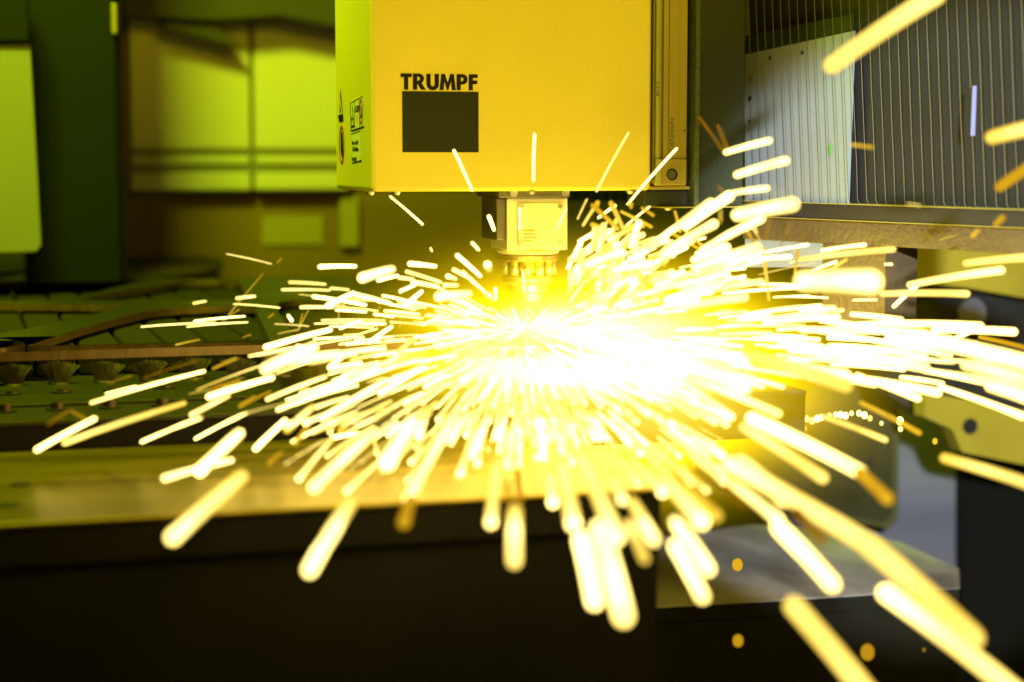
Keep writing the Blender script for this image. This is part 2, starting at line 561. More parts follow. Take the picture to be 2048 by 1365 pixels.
LET = {  # heavy grotesque capitals, height 1
    'T': (0.72, [[(0, 1), (0.72, 1), (0.72, 0.78), (0.49, 0.78), (0.49, 0), (0.22, 0), (0.22, 0.78), (0, 0.78)]]),
    'R': (0.80, [[(0, 0), (0, 1)] + [(0.40, 1)] + arc(0.40, 0.70, 0.31, 0.30, 85, -62) + [(0.83, 0), (0.52, 0), (0.28, 0.38), (0.27, 0.38), (0.27, 0)],
                 [(0.27, 0.56)] + [(0.34, 0.56)] + arc(0.34, 0.69, 0.12, 0.13, -85, 85, 8) + [(0.27, 0.82)]]),
    'U': (0.80, [[(0, 1), (0, 0.38)] + arc(0.40, 0.36, 0.40, 0.38, 182, 358, 18) + [(0.80, 1), (0.53, 1), (0.53, 0.40)] + arc(0.40, 0.36, 0.13, 0.14, 0, -180, 8) + [(0.27, 1)]]),
    'M': (1.06, [[(0, 0), (0.12, 1), (0.36, 1), (0.53, 0.46), (0.70, 1), (0.94, 1), (1.06, 0), (0.80, 0), (0.745, 0.56), (0.575, 0), (0.485, 0), (0.315, 0.56), (0.26, 0)]]),
    'P': (0.72, [[(0, 0), (0, 1), (0.40, 1)] + arc(0.40, 0.68, 0.32, 0.32, 85, -85) + [(0.27, 0.36), (0.27, 0)],
                 [(0.27, 0.55), (0.34, 0.55)] + arc(0.34, 0.68, 0.12, 0.13, -85, 85, 8) + [(0.27, 0.81)]]),
    'F': (0.58, [[(0, 0), (0, 1), (0.58, 1), (0.58, 0.78), (0.27, 0.78), (0.27, 0.61), (0.56, 0.61), (0.56, 0.39), (0.27, 0.39), (0.27, 0)]]),
}
tz0, tz1 = PY(880, 180.5, 0).z, PY(880, 148.5, 0).z
tx0, tx1 = PY(801, 165, 0).x, PY(955, 165, 0).x
gap = {'T': 0.07, 'R': 0.07, 'U': 0.04, 'M': 0.05, 'P': 0.07, 'F': 0}
tot = sum(LET[c][0] + gap[c] for c in 'TRUMPF')
sx, sz = (tx1 - tx0) / tot, tz1 - tz0
cx = 0.0
for c in 'TRUMPF':
    wdt, loops = LET[c]
    b = flat_curve([[((x + cx) * sx, y * sz) for x, y in lp] for lp in loops], 0.0006)
    place(b, XV, ZV, Vector((tx0, -0.0004, tz0)))
    link('letter', b, M['ink'], head)
    cx += wdt + gap[c]

# warning labels on the shaded side face (normal -X)
SXF = HX0


def side(x, y):
    r = ray(x, y)
    t = (SXF - CAM.x) / r.x
    return CAM + r * t


def side_loop(pts, off=0.0004):
    return [side(x, y) + Vector((-off, 0, 0)) for x, y in pts]


SU, SV = Vector((0, -1, 0)), Vector((0, 0, 1))


def side_poly(name, pts, m, parent, off):
    return link(name, quadslab(nb(), side_loop(pts, off), (off * 0.8, 0, 0)), m, parent)


lab = side_poly('warning_label', [(701, 206), (727, 191), (728, 252), (704, 261)], M['label_film'], head, 0.0004)
for pts in ([(701, 206.5), (726.5, 192.3), (726.6, 194), (701.1, 208.2)], [(702.5, 261), (728, 253), (728, 254.8), (702.6, 262.8)], [(701, 207), (701.9, 206.5), (703.6, 261), (702.8, 261.3)], [(709.3, 203), (709.8, 203), (710.6, 257), (710, 257)], [(719, 198), (719.5, 198), (720.4, 254), (719.9, 254)]):
    side_poly('print_line', pts, M['ink'], lab, 0.0006)
# warning triangle with a burst, drawn as a ring and a star
side_poly('warning_triangle', [(705.4, 210), (703.2, 257), (709.6, 254.5)], M['ink'], lab, 0.0006)
side_poly('triangle_field', [(705.6, 221), (704.3, 252), (708.3, 250.5)], M['label_film'], lab, 0.0008)
side_poly('burst_mark', [(705.7, 232), (706.2, 236), (708, 238), (706.3, 240), (706, 248), (705.3, 241), (703.8, 240.5), (705.2, 237)], M['ink'], lab, 0.0010)


def side_ring(name, cx, cy, rx, ry, th, m, parent, off, slant=-0.1):
    n = 28
    outer_l, inner_l = [], []
    for k in range(n):
        a = 2 * math.pi * k / n
        for L, f in ((outer_l, 1.0), (inner_l, 1.0 - th)):
            dx, dy = rx * f * math.cos(a), ry * f * math.sin(a)
            p = side(cx + dx, cy + dy + slant * dx)
            L.append((p - Vector((SXF, 0, 0))))
    o2 = [(-p.y, p.z) for p in outer_l]
    i2 = [(-p.y, p.z) for p in inner_l]
    b = flat_curve([o2, i2], 0.0003)
    place(b, SU, SV, Vector((SXF - off, 0, 0)))
    return link(name, b, m, parent)


side_ring('prohibition_ring', 723.3, 224, 3.2, 26, 0.22, M['red_ink'], lab, 0.0007)
side_poly('figure_mark', [(722.6, 212), (724, 215), (724.2, 228), (725.0, 236), (723.8, 236), (723.2, 230), (722.4, 238), (721.6, 237), (722.6, 226)], M['ink'], lab, 0.0007)
for body, xx, yy, sz_ in (('LASER', 714.6, 219, 0.0092), ('1', 714.9, 239, 0.010)):
    b = text_bm(body, sz_, 0.0002, 0.0001)
    place(b, SU, SV, side(xx, yy) + Vector((-0.0006, 0, 0)))
    link('lettering', b, M['ink'], lab)
rat = side_poly('rating_label', [(703, 269), (721.5, 263), (722.8, 321), (704.8, 326)], M['label_film'], head, 0.0004)
for pts in ([(703, 268.5), (721, 262), (721, 263.3), (703, 269.8)], [(704.5, 326), (722.8, 320.5), (722.8, 321.8), (704.5, 327)], [(722, 320), (723, 320), (723, 325), (722.2, 325)]):
    side_poly('print_line', pts, M['ink'], rat, 0.0006)
for body, xx, yy, sz_ in (('Pmax 1mW', 711.0, 286, 0.0068), ('630-680nm', 712.0, 299, 0.0066), ('EN 60825', 709.5, 319.5, 0.0062)):
    b = text_bm(body, sz_, 0.0002, 0.0)
    place(b, SU, SV, side(xx, yy) + Vector((-0.0006, 0, 0)))
    link('lettering', b, M['ink'], rat)
tri = side_poly('hazard_sticker', [(681.5, 178), (679, 232), (676, 231), (679, 245), (687, 243), (686.5, 232)], M['ink'], head, 0.0004)
side_poly('sticker_field', [(681.7, 196), (680.2, 229), (685, 229)], M['label_film'], tri, 0.0006)
side_poly('hand_mark', [(681.8, 207), (681.2, 226), (683.4, 226)], M['ink'], tri, 0.0008)
ring = side_ring('no_entry_sticker', 684, 290, 5.0, 39, 0.16, M['red_ink'], head, 0.0005)
side_poly('sticker_figure', [(682.6, 268), (685, 262), (686.3, 282), (686.6, 305), (685.4, 318), (683.6, 312), (682.0, 300)], M['ink'], ring, 0.0006)
# screws in the underside
for x, y, dx in ((740, 384, 0.03), (792, 384, 0.03), (1062, 382, 0.006), (1262, 381, 0.006)):
    p = PY(x, y, dx)
    link('screw', cyl(nb(), (p.x, dx, HB - 0.0018), 0.0040, 0.0054, 0.0036, 'Z', 20, 0.0006), M['steel'], head)

# cutting unit under the housing
U = 1.93 / FPX
NX, NY = CUT.x, CUT.y


def nz(y):
    return HB - (y - 382) * U


def ux(x):
    return NX + (x - 1066) * U * 1.0


link('mount_plate', bx(ux(984), ux(1133), NY - 0.036, NY + 0.05, nz(396), HB - 0.0005, 0.0012), M['dark_steel'], head)
for x in (1014, 1122):
    link('mount_bolt', cyl(nb(), (ux(x), NY - 0.0375, nz(386)), 0.0042, 0.0042, 0.003, 'Y', 20, 0.0006), M['steel'], head)
blk = link('cutting_block', bx(ux(1004), ux(1131), NY - 0.031, NY + 0.031, nz(501), nz(396.5), 0.0015), M['white_block'], head)
link('side_plate', bx(ux(984), ux(1003), NY - 0.028, NY + 0.03, nz(480), nz(397), 0.001), M['dark_steel'], head)
link('cover_plate', bx(ux(1026), ux(1118), NY - 0.0345, NY - 0.0312, nz(494), nz(407), 0.0006), M['white_block'], blk)
for x in (1032, 1112):
    for y in (413, 488):
        link('cover_screw', cyl(nb(), (ux(x), NY - 0.0352, nz(y)), 0.0027, 0.0024, 0.0016, 'Y', 18, 0.0003), M['steel'], blk)
for i, (wd, y) in enumerate(((22, 460), (24, 467), (28, 474), (20, 481))):
    link('print_line', bx(ux(1036), ux(1036 + wd), NY - 0.0349, NY - 0.0346, nz(y + 2.6), nz(y)), M['alu'], blk)
c0 = Vector((NX, NY, 0))
link('collar', lathe(nb(), c0, [(0.028, nz(501)), (0.0335, nz(502)), (0.0325, nz(509)), (0.028, nz(513))]), M['white_block'], head, True)
link('clamp_ring', lathe(nb(), c0, [(0.026, nz(512)), (0.0335, nz(513)), (0.0335, nz(522)), (0.030, nz(525))]), M['brass'], head)
link('ring_core', lathe(nb(), c0, [(0.0215, nz(524)), (0.0215, nz(554))]), M['brass'], head, True)
for k in range(12):
    a = 2 * math.pi * (k + 0.35) / 12
    link('ring_pillar', cyl(nb(), (NX + 0.0262 * math.cos(a), NY + 0.0262 * math.sin(a), (nz(525) + nz(552)) / 2), 0.0046, 0.0046, nz(525) - nz(552), 'Z', 14), M['steel'], head, True)
link('flange', lathe(nb(), c0, [(0.022, nz(551)), (0.0275, nz(554)), (0.0285, nz(558)), (0.0285, nz(566)), (0.024, nz(572))]), M['steel'], head)
link('nozzle_holder', lathe(nb(), c0, [(0.0225, nz(571)), (0.0225, nz(586)), (0.017, nz(589)), (0.016, nz(606)), (0.012, nz(618))]), M['steel'], head)
link('nozzle', lathe(nb(), c0, [(0.0115, nz(617)), (0.0085, nz(634)), (0.0030, 0.0045), (0.0026, 0.0035)]), M['brass'], head, True)

# ------------------------------------------------------------------ linear encoder on the flank of the head
EY = 0.012


def ex(x, Y=EY):
    return PY(x, 250, Y).x


enc = thing('linear_encoder', 'ribbed olive linear encoder rail with end block screwed to the flank of the head box', 'encoder', (ex(1345), EY, PY(1345, 378, EY).z))
ez = lambda y: PY(1345, y, EY).z
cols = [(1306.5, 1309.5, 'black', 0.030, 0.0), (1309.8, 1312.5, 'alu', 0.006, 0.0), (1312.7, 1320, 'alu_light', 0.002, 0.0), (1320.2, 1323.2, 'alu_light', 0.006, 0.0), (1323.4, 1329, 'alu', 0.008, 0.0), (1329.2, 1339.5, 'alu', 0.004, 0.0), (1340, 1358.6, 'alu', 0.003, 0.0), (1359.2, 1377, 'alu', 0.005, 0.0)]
for xa, xb, mm, dy, _ in cols:
    zb = ez(317) if xa > 1320 else ez(341 if xa > 1312 else 345)
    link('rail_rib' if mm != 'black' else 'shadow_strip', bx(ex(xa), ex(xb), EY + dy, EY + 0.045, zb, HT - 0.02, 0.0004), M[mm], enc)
eb = link('end_block', bx(ex(1311), ex(1376), EY + 0.001, EY + 0.045, ez(372), ez(317.8), 0.002), M['alu'], enc)
link('block_rib', bx(ex(1311), ex(1322), EY - 0.0015, EY + 0.0006, ez(370), ez(318.5), 0.0012), M['alu_light'], eb)
link('bore', cyl(nb(), (ex(1345), EY + 0.0004, ez(349)), 0.0072, 0.0072, 0.0022, 'Y', 28), M['alu_light'], eb)
link('bore_shade', cyl(nb(), (ex(1344.2), EY - 0.0006, ez(349.5)), 0.0064, 0.0064, 0.0022, 'Y', 28), M['black'], eb)
link('bore_bolt', cyl(nb(), (ex(1341.5), EY - 0.0022, ez(349.5)), 0.0046, 0.0046, 0.0044, 'Y', 22, 0.0006), M['dark_steel'], eb)
b = text_bm('HEIDENHAIN', 0.0076, 0.0003, 0.0001, 1.0)
place(b, ZV, -XV, Vector((ex(1346.5), EY + 0.0028, ez(280))))
link('lettering', b, M['print_grey'], enc)
b = text_bm('EN C E', 0.0045, 0.0003, 0.0, 1.1)
place(b, ZV, -XV, Vector((ex(1316.5), EY + 0.0018, ez(178))))
link('lettering', b, M['ink'], enc)
link('arrow_mark', quadslab(nb(), [Vector((ex(1370.5), EY + 0.0046, ez(259.5))), Vector((ex(1374.5), EY + 0.0046, ez(259.5))), Vector((ex(1372.5), EY + 0.0046, ez(264.5)))], (0, 0.0003, 0)), M['ink'], enc)
link('end_cover', bx(ex(1303.5), ex(1384), EY + 0.004, EY + 0.055, ez(380), ez(372.8), 0.001), M['alu'], enc)

# carriage that carries the head along the gantry
car = thing('carriage_plate', 'dark green carriage plate with worn edge beside the encoder rail', 'plate', (ex(1430), 0.03, ez(415)))
link('edge_flange', bx(ex(1384.5), ex(1394), 0.004, 0.06, ez(413), HT, 0.001), M['carriage_edge'], car)
link('plate_face', bx(ex(1394.3), ex(1486), 0.010, 0.05, ez(413), HT, 0.001), M['carriage'], car)
link('under_block', bx(ex(1296), ex(1384.2), 0.022, 0.075, ez(413), ez(381.5), 0.001), M['carriage'], car)
link('bottom_lip', bx(ex(1322), ex(1488), 0.006, 0.07, ez(416.5), ez(413.6), 0.0006), M['alu'], car)
link('lip_screw', cyl(nb(), (ex(1351), 0.03, ez(419.5)), 0.004, 0.0056, 0.003, 'Z', 18), M['brass'], car)
link('lip_clip', bx(ex(1427), ex(1437), 0.004, 0.0058, ez(416), ez(413.8)), M['brass'], car)

# ------------------------------------------------------------------ gantry bellows, rail and beam
A0, B0 = P(1484, 200, 2.02), P(2110, 200, 1.66)
A0.z = B0.z = 0.0
tdir = (B0 - A0).normalized()
tn = Vector((tdir.y, -tdir.x, 0))
if tn.dot(CAM - A0) < 0:
    tn = -tn                                      # towards the camera


def on_bel(x, y, off=0.0):
    r = ray(x, y)
    o = A0 + tn * off
    t = (o - CAM).dot(tn) / r.dot(tn)
    return CAM + r * t


belz0, belz1 = on_bel(1700, 411).z, on_bel(1700, -60).z
bel = thing('bellows_cover', 'charcoal accordion bellows with fine olive fold lines stretched over the gantry', 'bellows', (A0.x, A0.y, belz0))
L = (B0 - A0).length
NPL = 33
fold_meshes = []
LEAN = 0.085
for k in range(NPL):
    s0, s1 = L * k / NPL, L * (k + 1) / NPL
    zt, zb = belz1, belz0
    b = nb()
    base = A0 - tn * 0.024

    def pt(s, z, o):
        return base + tdir * (s - (z - belz0) * LEAN) + tn * o + Vector((0, 0, z))
    sm = (s0 + s1) / 2
    vs = [[b.verts.new(pt(s, z, o)) for s, o in ((s0, 0.0), (sm, 0.0004), (s1, 0.0))] for z in (zb, zt)]
    for j in range(2):
        b.faces.new((vs[0][j], vs[0][j + 1], vs[1][j + 1], vs[1][j]))
    bk = [[b.verts.new(pt(s, z, -0.004)) for s in (s0, s1)] for z in (zb, zt)]
    b.faces.new((bk[0][1], bk[0][0], bk[1][0], bk[1][1]))
    link('pleat', b, M['pleat'], bel)
    # fold edge: a slim bead that hooks at the foot
    b = nb()
    prev = None
    path = []
    for t in range(7):
        z = zt + (zb + 0.006 - zt) * t / 6
        path.append(pt(s0 + random.uniform(-1, 1) * 0.0004, z, 0.024))
    path += [pt(s0 + 0.0012, zb + 0.003, 0.024), pt(s0 + 0.003, zb + 0.0015, 0.023), pt(s0 + 0.0055, zb + 0.001, 0.020)]
    rr = 0.0004
    for pnt in path:
        ring = [b.verts.new(pnt + tdir * (rr * math.cos(j * math.pi / 3)) + tn * (rr * math.sin(j * math.pi / 3))) for j in range(6)]
        if prev:
            for j in range(6):
                b.faces.new((prev[j], prev[(j + 1) % 6], ring[(j + 1) % 6], ring[j]))
        prev = ring
    link('fold_edge', b, M['fold'], bel, True)

pan = thing('reflected_sheet', 'pale grey reflected sheet with small dark holes standing behind the fold lines', 'panel', on_bel(1570, 500, -0.006))  # shape mirrored in the window pane, built as a solid sheet
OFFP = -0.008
link('reflected_panel_face', quadslab(nb(), [on_bel(x, y, OFFP) for x, y in ((1490, 110), (1707, 62), (1690, 535), (1490, 535))], -tn * 0.003), M['reflected_panel'], pan)
link('reflected_panel_head', quadslab(nb(), [on_bel(x, y, OFFP) for x, y in ((1490, 108.5), (1490, 72), (1708, 28), (1707.2, 60.5))], -tn * 0.003), M['carriage'], pan)
for x, y, r in ((1540, 116, 4), (1502, 160, 3.5), (1500, 197, 4.5), (1499, 243, 3), (1604, 106, 3.5)):
    p = on_bel(x, y, OFFP + 0.0012)
    b = cyl(nb(), (0, 0, 0), r * U, r * U, 0.001, 'Z', 16)
    bmesh.ops.transform(b, matrix=Matrix.Translation(p) @ tn.to_track_quat('Z', 'Y').to_matrix().to_4x4(), verts=b.verts)
    link('hole', b, M['shade_panel'], pan)
p = on_bel(1660, 300, OFFP + 0.0012)
b = cyl(nb(), (0, 0, 0), 8 * U, 7 * U, 0.001, 'Z', 16)
bmesh.ops.scale(b, verts=b.verts, vec=(0.6, 1.6, 1))
bmesh.ops.transform(b, matrix=Matrix.Translation(p) @ tn.to_track_quat('Z', 'Y').to_matrix().to_4x4(), verts=b.verts)
M['green'] = mat('green_spot', (0.08, 0.30, 0.06), 0.5)
link('green_spot', b, M['green'], pan)
strip = link('reflected_strip', quadslab(nb(), [on_bel(x, y, 0.012) for x, y in ((1945, 172), (1949, 172), (1945.5, 272), (1941, 272))], -tn * 0.003), M['violet'])  # mirrored lamp gleam, put in as a violet coloured strip
tag(strip, 'slim pale violet vertical reflected strip across the dark bellows', 'strip')

gr = thing('gantry_rail', 'black gantry rail under the bellows with a thin bright lower edge', 'rail', on_bel(1800, 445))


def belbar(name, ya, yb, xa, xb, o0, o1, m, parent):
    za, zb_ = on_bel(1750, ya, o0).z, on_bel(1750, yb, o0).z
    pa, pb = on_bel(xa, 300, o0), on_bel(xb, 300, o0)
    pts = [Vector((pa.x, pa.y, zb_)), Vector((pb.x, pb.y, zb_)), Vector((pb.x, pb.y, za)), Vector((pa.x, pa.y, za))]
    return link(name, quadslab(nb(), pts, -tn * (o0 - o1)), m, parent)


belbar('rail_body', 412, 443, 1488, 2200, 0.0, -0.05, M['rail_black'], gr)
belbar('rail_lip', 443.3, 445.0, 1488, 2200, 0.003, -0.05, M['alu'], gr)
belbar('top_lip', 410.0, 411.7, 1488, 2200, 0.003, -0.04, M['alu'], gr)
gb = thing('gantry_beam', 'brown hammered gantry beam below the black rail', 'beam', on_bel(1800, 490))
belbar('beam_face', 445.4, 492, 1488, 2200, -0.004, -0.09, M['beam_brown'], gb)
belbar('beam_foot', 492.3, 655, 1650, 1776, -0.006, -0.05, M['beam_brown'], gb)
ct = thing('comb_guard', 'row of dark green comb teeth behind the cutting unit', 'guard', PY(1220, 400, 0.55))
for k in range(9):
    x = 1136 + k * 19.5
    q = [PY(x, 402, 0.55), PY(x + 13, 402, 0.55), PY(x + 17, 380, 0.55), PY(x + 4, 380, 0.55)]
    link('comb_tooth', quadslab(nb(), q, (0, 0.02, 0)), M['pillar'], ct)
link('comb_bar', bx(PY(1120, 380, 0.56).x, PY(1330, 380, 0.56).x, 0.572, 0.60, PY(1200, 404, 0.56).z, PY(1200, 340, 0.56).z), M['carriage'], ct)

# ------------------------------------------------------------------ machine end beyond the gantry
YR = 0.45


def rq(name, pts, Y, th, m, parent):
    return link(name, quadslab(nb(), [PY(x, y, Y) for x, y in pts], (0, th, 0)), m, parent)


yp = thing('side_panel', 'olive yellow machine side panel with a bright lower band below the beam', 'panel', PY(1900, 590, YR))
rq('panel_body', [(1782, 492), (2200, 502), (2200, 620), (2048, 596), (1930, 575), (1782, 562)], YR, 0.02, M['yellow_panel'], yp)
rq('top_strip', [(1782, 470), (2200, 470), (2200, 501), (1782, 491)], YR + 0.002, 0.02, M['pillar'], yp)
rq('edge_post', [(1777, 492), (1781.5, 492), (1781.5, 660), (1777, 660)], YR - 0.004, 0.02, M['yellow_panel'], yp)
dc = thing('dark_cabinet', 'charcoal cabinet face with a round grey disc below the olive side panel', 'cabinet', PY(1900, 800, YR + 0.05))
rq('cabinet_face', [(1778, 560), (2250, 560), (2250, 900), (1850, 838), (1778, 790)], YR + 0.05, 0.05, M['shade_panel'], dc)
p = PY(1944, 628, YR + 0.049)
link('round_disc', cyl(nb(), p, 35 * 2.35 / FPX, 34 * 2.35 / FPX, 0.006, 'Y', 40, 0.001), M['cool_grey'], dc)  # plain grey disc on the cabinet face

br = thing('yellow_bracket', 'blurred olive yellow bracket with a dark bore beside the blue grey partition', 'bracket', PY(1960, 930, YR))
rq('bracket_arm', [(1848, 785), (2200, 850), (2200, 940), (2048, 930), (1925, 905), (1905, 860), (1850, 835)], YR - 0.02, 0.03, M['yellow_panel'], br)
link('bore', cyl(nb(), PY(1940, 853, YR - 0.021), 0.011, 0.011, 0.003, 'Y', 26), M['black'], br)
YR = 0.75
cw = thing('reflection', 'blue grey reflection between the reflected plate and the dark column', 'reflection', PY(1850, 1150, YR + 0.03))  # window-mirrored shape, built as an upright blue grey slab
rq('reflection_face', [(1572, 770), (1925, 830), (1925, 1175), (1572, 1090)], YR + 0.03, 0.02, M['cool_grey'], cw)
dk = thing('dark_column', 'soot dark column under the yellow bracket', 'column', PY(1990, 1365, YR - 0.03))
rq('column_face', [(1921, 880), (2250, 935), (2250, 1600), (1921, 1600)], YR + 0.012, 0.015, M['front'], dk)

tp = thing('reflected_plate', 'reflected olive tinted plate with a rounded lower corner under the white sparks', 'plate', PY(1700, 1050, YR - 0.06))  # mirrored window-frame outline, built as a solid plate


def rounded(x0, y0, x1, y1, r):
    return [(x0, y0), (x1, y0 + 25), (x1 - 2, y1 - r)] + [(x1 - 2 - r + r * math.cos(a), y1 - r + r * math.sin(a)) for a in [math.pi / 2 * k / 6 for k in range(1, 6)]] + [(x1 - r, y1), (x0, y1 - 80)]


rq('reflected_plate_rim', rounded(1380, 760, 1798, 1057, 26), YR - 0.06, 0.012, M['tint_edge'], tp)
rq('plate_face', rounded(1378, 756, 1786, 1045, 22), YR - 0.066, 0.0055, M['tint'], tp)
link('reflected_plate_bore', cyl(nb(), PY(1738, 925, YR - 0.067), 0.006, 0.006, 0.002, 'Y', 22), M['black'], tp)

ZT = -0.34
tr = thing('reflected_tray', 'pale grey reflected tray with smudges lying low under the flying sparks', 'tray', PZ(1600, 1130, ZT))  # mirrored pale floor, built as a solid tray
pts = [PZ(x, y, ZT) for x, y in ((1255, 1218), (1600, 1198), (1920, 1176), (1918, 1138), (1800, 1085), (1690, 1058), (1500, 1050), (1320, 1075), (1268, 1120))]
link('reflected_tray_top', quadslab(nb(), pts, (0, 0, -0.0012)), M['tray'], tr)
e0, e1 = pts[0], pts[2]
link('reflected_tray_front', quadslab(nb(), [e0 + Vector((0, 0.002, -0.0015)), e1 + Vector((0, 0.002, -0.0015)), e1 + Vector((0, 0.002, -0.020)), e0 + Vector((0, 0.002, -0.020))], (0, 0.01, 0)), M['olive_black'], tr)
uc = thing('lower_cabinet', 'dark olive cabinet front directly under the reflected tray', 'cabinet', (e0 + e1) / 2 + Vector((0, 0, -0.4)))
q0, q1 = e0 + Vector((0, 0.004, -0.021)), e1 + Vector((0, 0.004, -0.021))
link('cabinet_face', quadslab(nb(), [q0, q1, q1 + Vector((0, 0, -0.4)), q0 + Vector((0, 0, -0.4))], (0, 0.05, 0)), M['olive_black'], uc)

# ------------------------------------------------------------------ sparks
sm_ = bpy.data.materials.new('glowing_spark')
sm_.use_nodes = True
nt = sm_.node_tree
for n in list(nt.nodes):
    nt.nodes.remove(n)
out = nt.nodes.new('ShaderNodeOutputMaterial')
em = nt.nodes.new('ShaderNodeEmission')
at = nt.nodes.new('ShaderNodeAttribute')
at.attribute_name = 'glow_level'
lw = nt.nodes.new('ShaderNodeLayerWeight')
lw.inputs['Blend'].default_value = 0.5
inv = nt.nodes.new('ShaderNodeMath')
inv.operation = 'SUBTRACT'
inv.inputs[0].default_value = 1.0
nt.links.new(lw.outputs['Facing'], inv.inputs[1])
pw = nt.nodes.new('ShaderNodeMath')
pw.operation = 'POWER'
pw.inputs[1].default_value = 0.55
nt.links.new(inv.outputs[0], pw.inputs[0])
mu = nt.nodes.new('ShaderNodeMath')
mu.operation = 'MULTIPLY'
sp_ = nt.nodes.new('ShaderNodeMapRange')
sp_.inputs['From Max'].default_value = 0.68
sp_.inputs['To Min'].default_value = 0.46
nt.links.new(pw.outputs[0], sp_.inputs['Value'])
nt.links.new(sp_.outputs[0], mu.inputs[0])
nt.links.new(at.outputs['Fac'], mu.inputs[1])
rp = nt.nodes.new('ShaderNodeValToRGB')
els = rp.color_ramp.elements
els[0].position, els[0].color = 0.0, (0.10, 0.045, 0.0, 1)
els[1].position, els[1].color = 1.0, (9.0, 6.8, 1.9, 1)
for pos, c in ((0.18, (0.32, 0.15, 0.004, 1)), (0.35, (0.78, 0.42, 0.012, 1)), (0.5, (1.08, 0.66, 0.025, 1)), (0.66, (1.6, 1.10, 0.17, 1)), (0.8, (3.2, 2.35, 0.60, 1))):
    e = els.new(pos)
    e.color = c
nt.links.new(mu.outputs[0], rp.inputs[0])
nt.links.new(rp.outputs[0], em.inputs[0])
nt.links.new(em.outputs[0], out.inputs[0])
sm_.cycles.emission_sampling = 'NONE'


def dmax(x, y):
    k = max(y - 310, 1)
    if y < 600:
        d = 1.70
    elif y <= 725:
        d = min(1.70, 0.93 * CAM_H * FPX / k)
    elif y <= 850:
        d = min(1.60, 0.93 * 0.226 * FPX / k)
    elif y <= 1060:
        d = 0.93 * 0.255 * FPX / k
    else:
        d = 1.17
    if x > 1440 and y < 470:
        d = min(d, 1.50)
    return d


def spark_depth(x, y, wpx):
    return min(1.0 / (0.526 + 0.5 * wpx / 86.0), dmax(x, y))


def blur_px(d):
    return 86.0 * abs(1.0 / d - 0.526)


def capsule(bm, lay, pts, radii, heats, seg=8, caps=3):
    """round-ended rod through pts"""
    n = len(pts)
    prof = []
    t0 = (pts[1] - pts[0]).normalized()
    t1 = (pts[-1] - pts[-2]).normalized()
    for k in range(caps):
        a = (math.pi / 2) * (k + 0.35) / (caps + 0.35)
        prof.append((pts[0] - t0 * radii[0] * math.cos(a), radii[0] * math.sin(a), heats[0], t0))
    for i in range(n):
        t = (pts[min(i + 1, n - 1)] - pts[max(i - 1, 0)]).normalized()
        prof.append((pts[i], radii[i], heats[i], t))
    for k in range(caps):
        a = (math.pi / 2) * (1 - (k + 1) / (caps + 0.35))
        prof.append((pts[-1] + t1 * radii[-1] * math.cos(a), radii[-1] * math.sin(a), heats[-1], t1))
    ref = ZV if abs(t0.z) < 0.8 else XV
    prev = None
    first = None
    for c, r, h, t in prof:
        u = t.cross(ref).normalized()
        v = t.cross(u).normalized()
        ringv = []
        for j in range(seg):
            a = 2 * math.pi * j / seg
            vv = bm.verts.new(c + u * (r * math.cos(a)) + v * (r * math.sin(a)))
            vv[lay] = h
            ringv.append(vv)
        if prev:
            for j in range(seg):
                bm.faces.new((prev[j], ringv[j], ringv[(j + 1) % seg], prev[(j + 1) % seg]))
        else:
            first = ringv
        prev = ringv
    bm.faces.new(first)
    bm.faces.new(list(reversed(prev)))


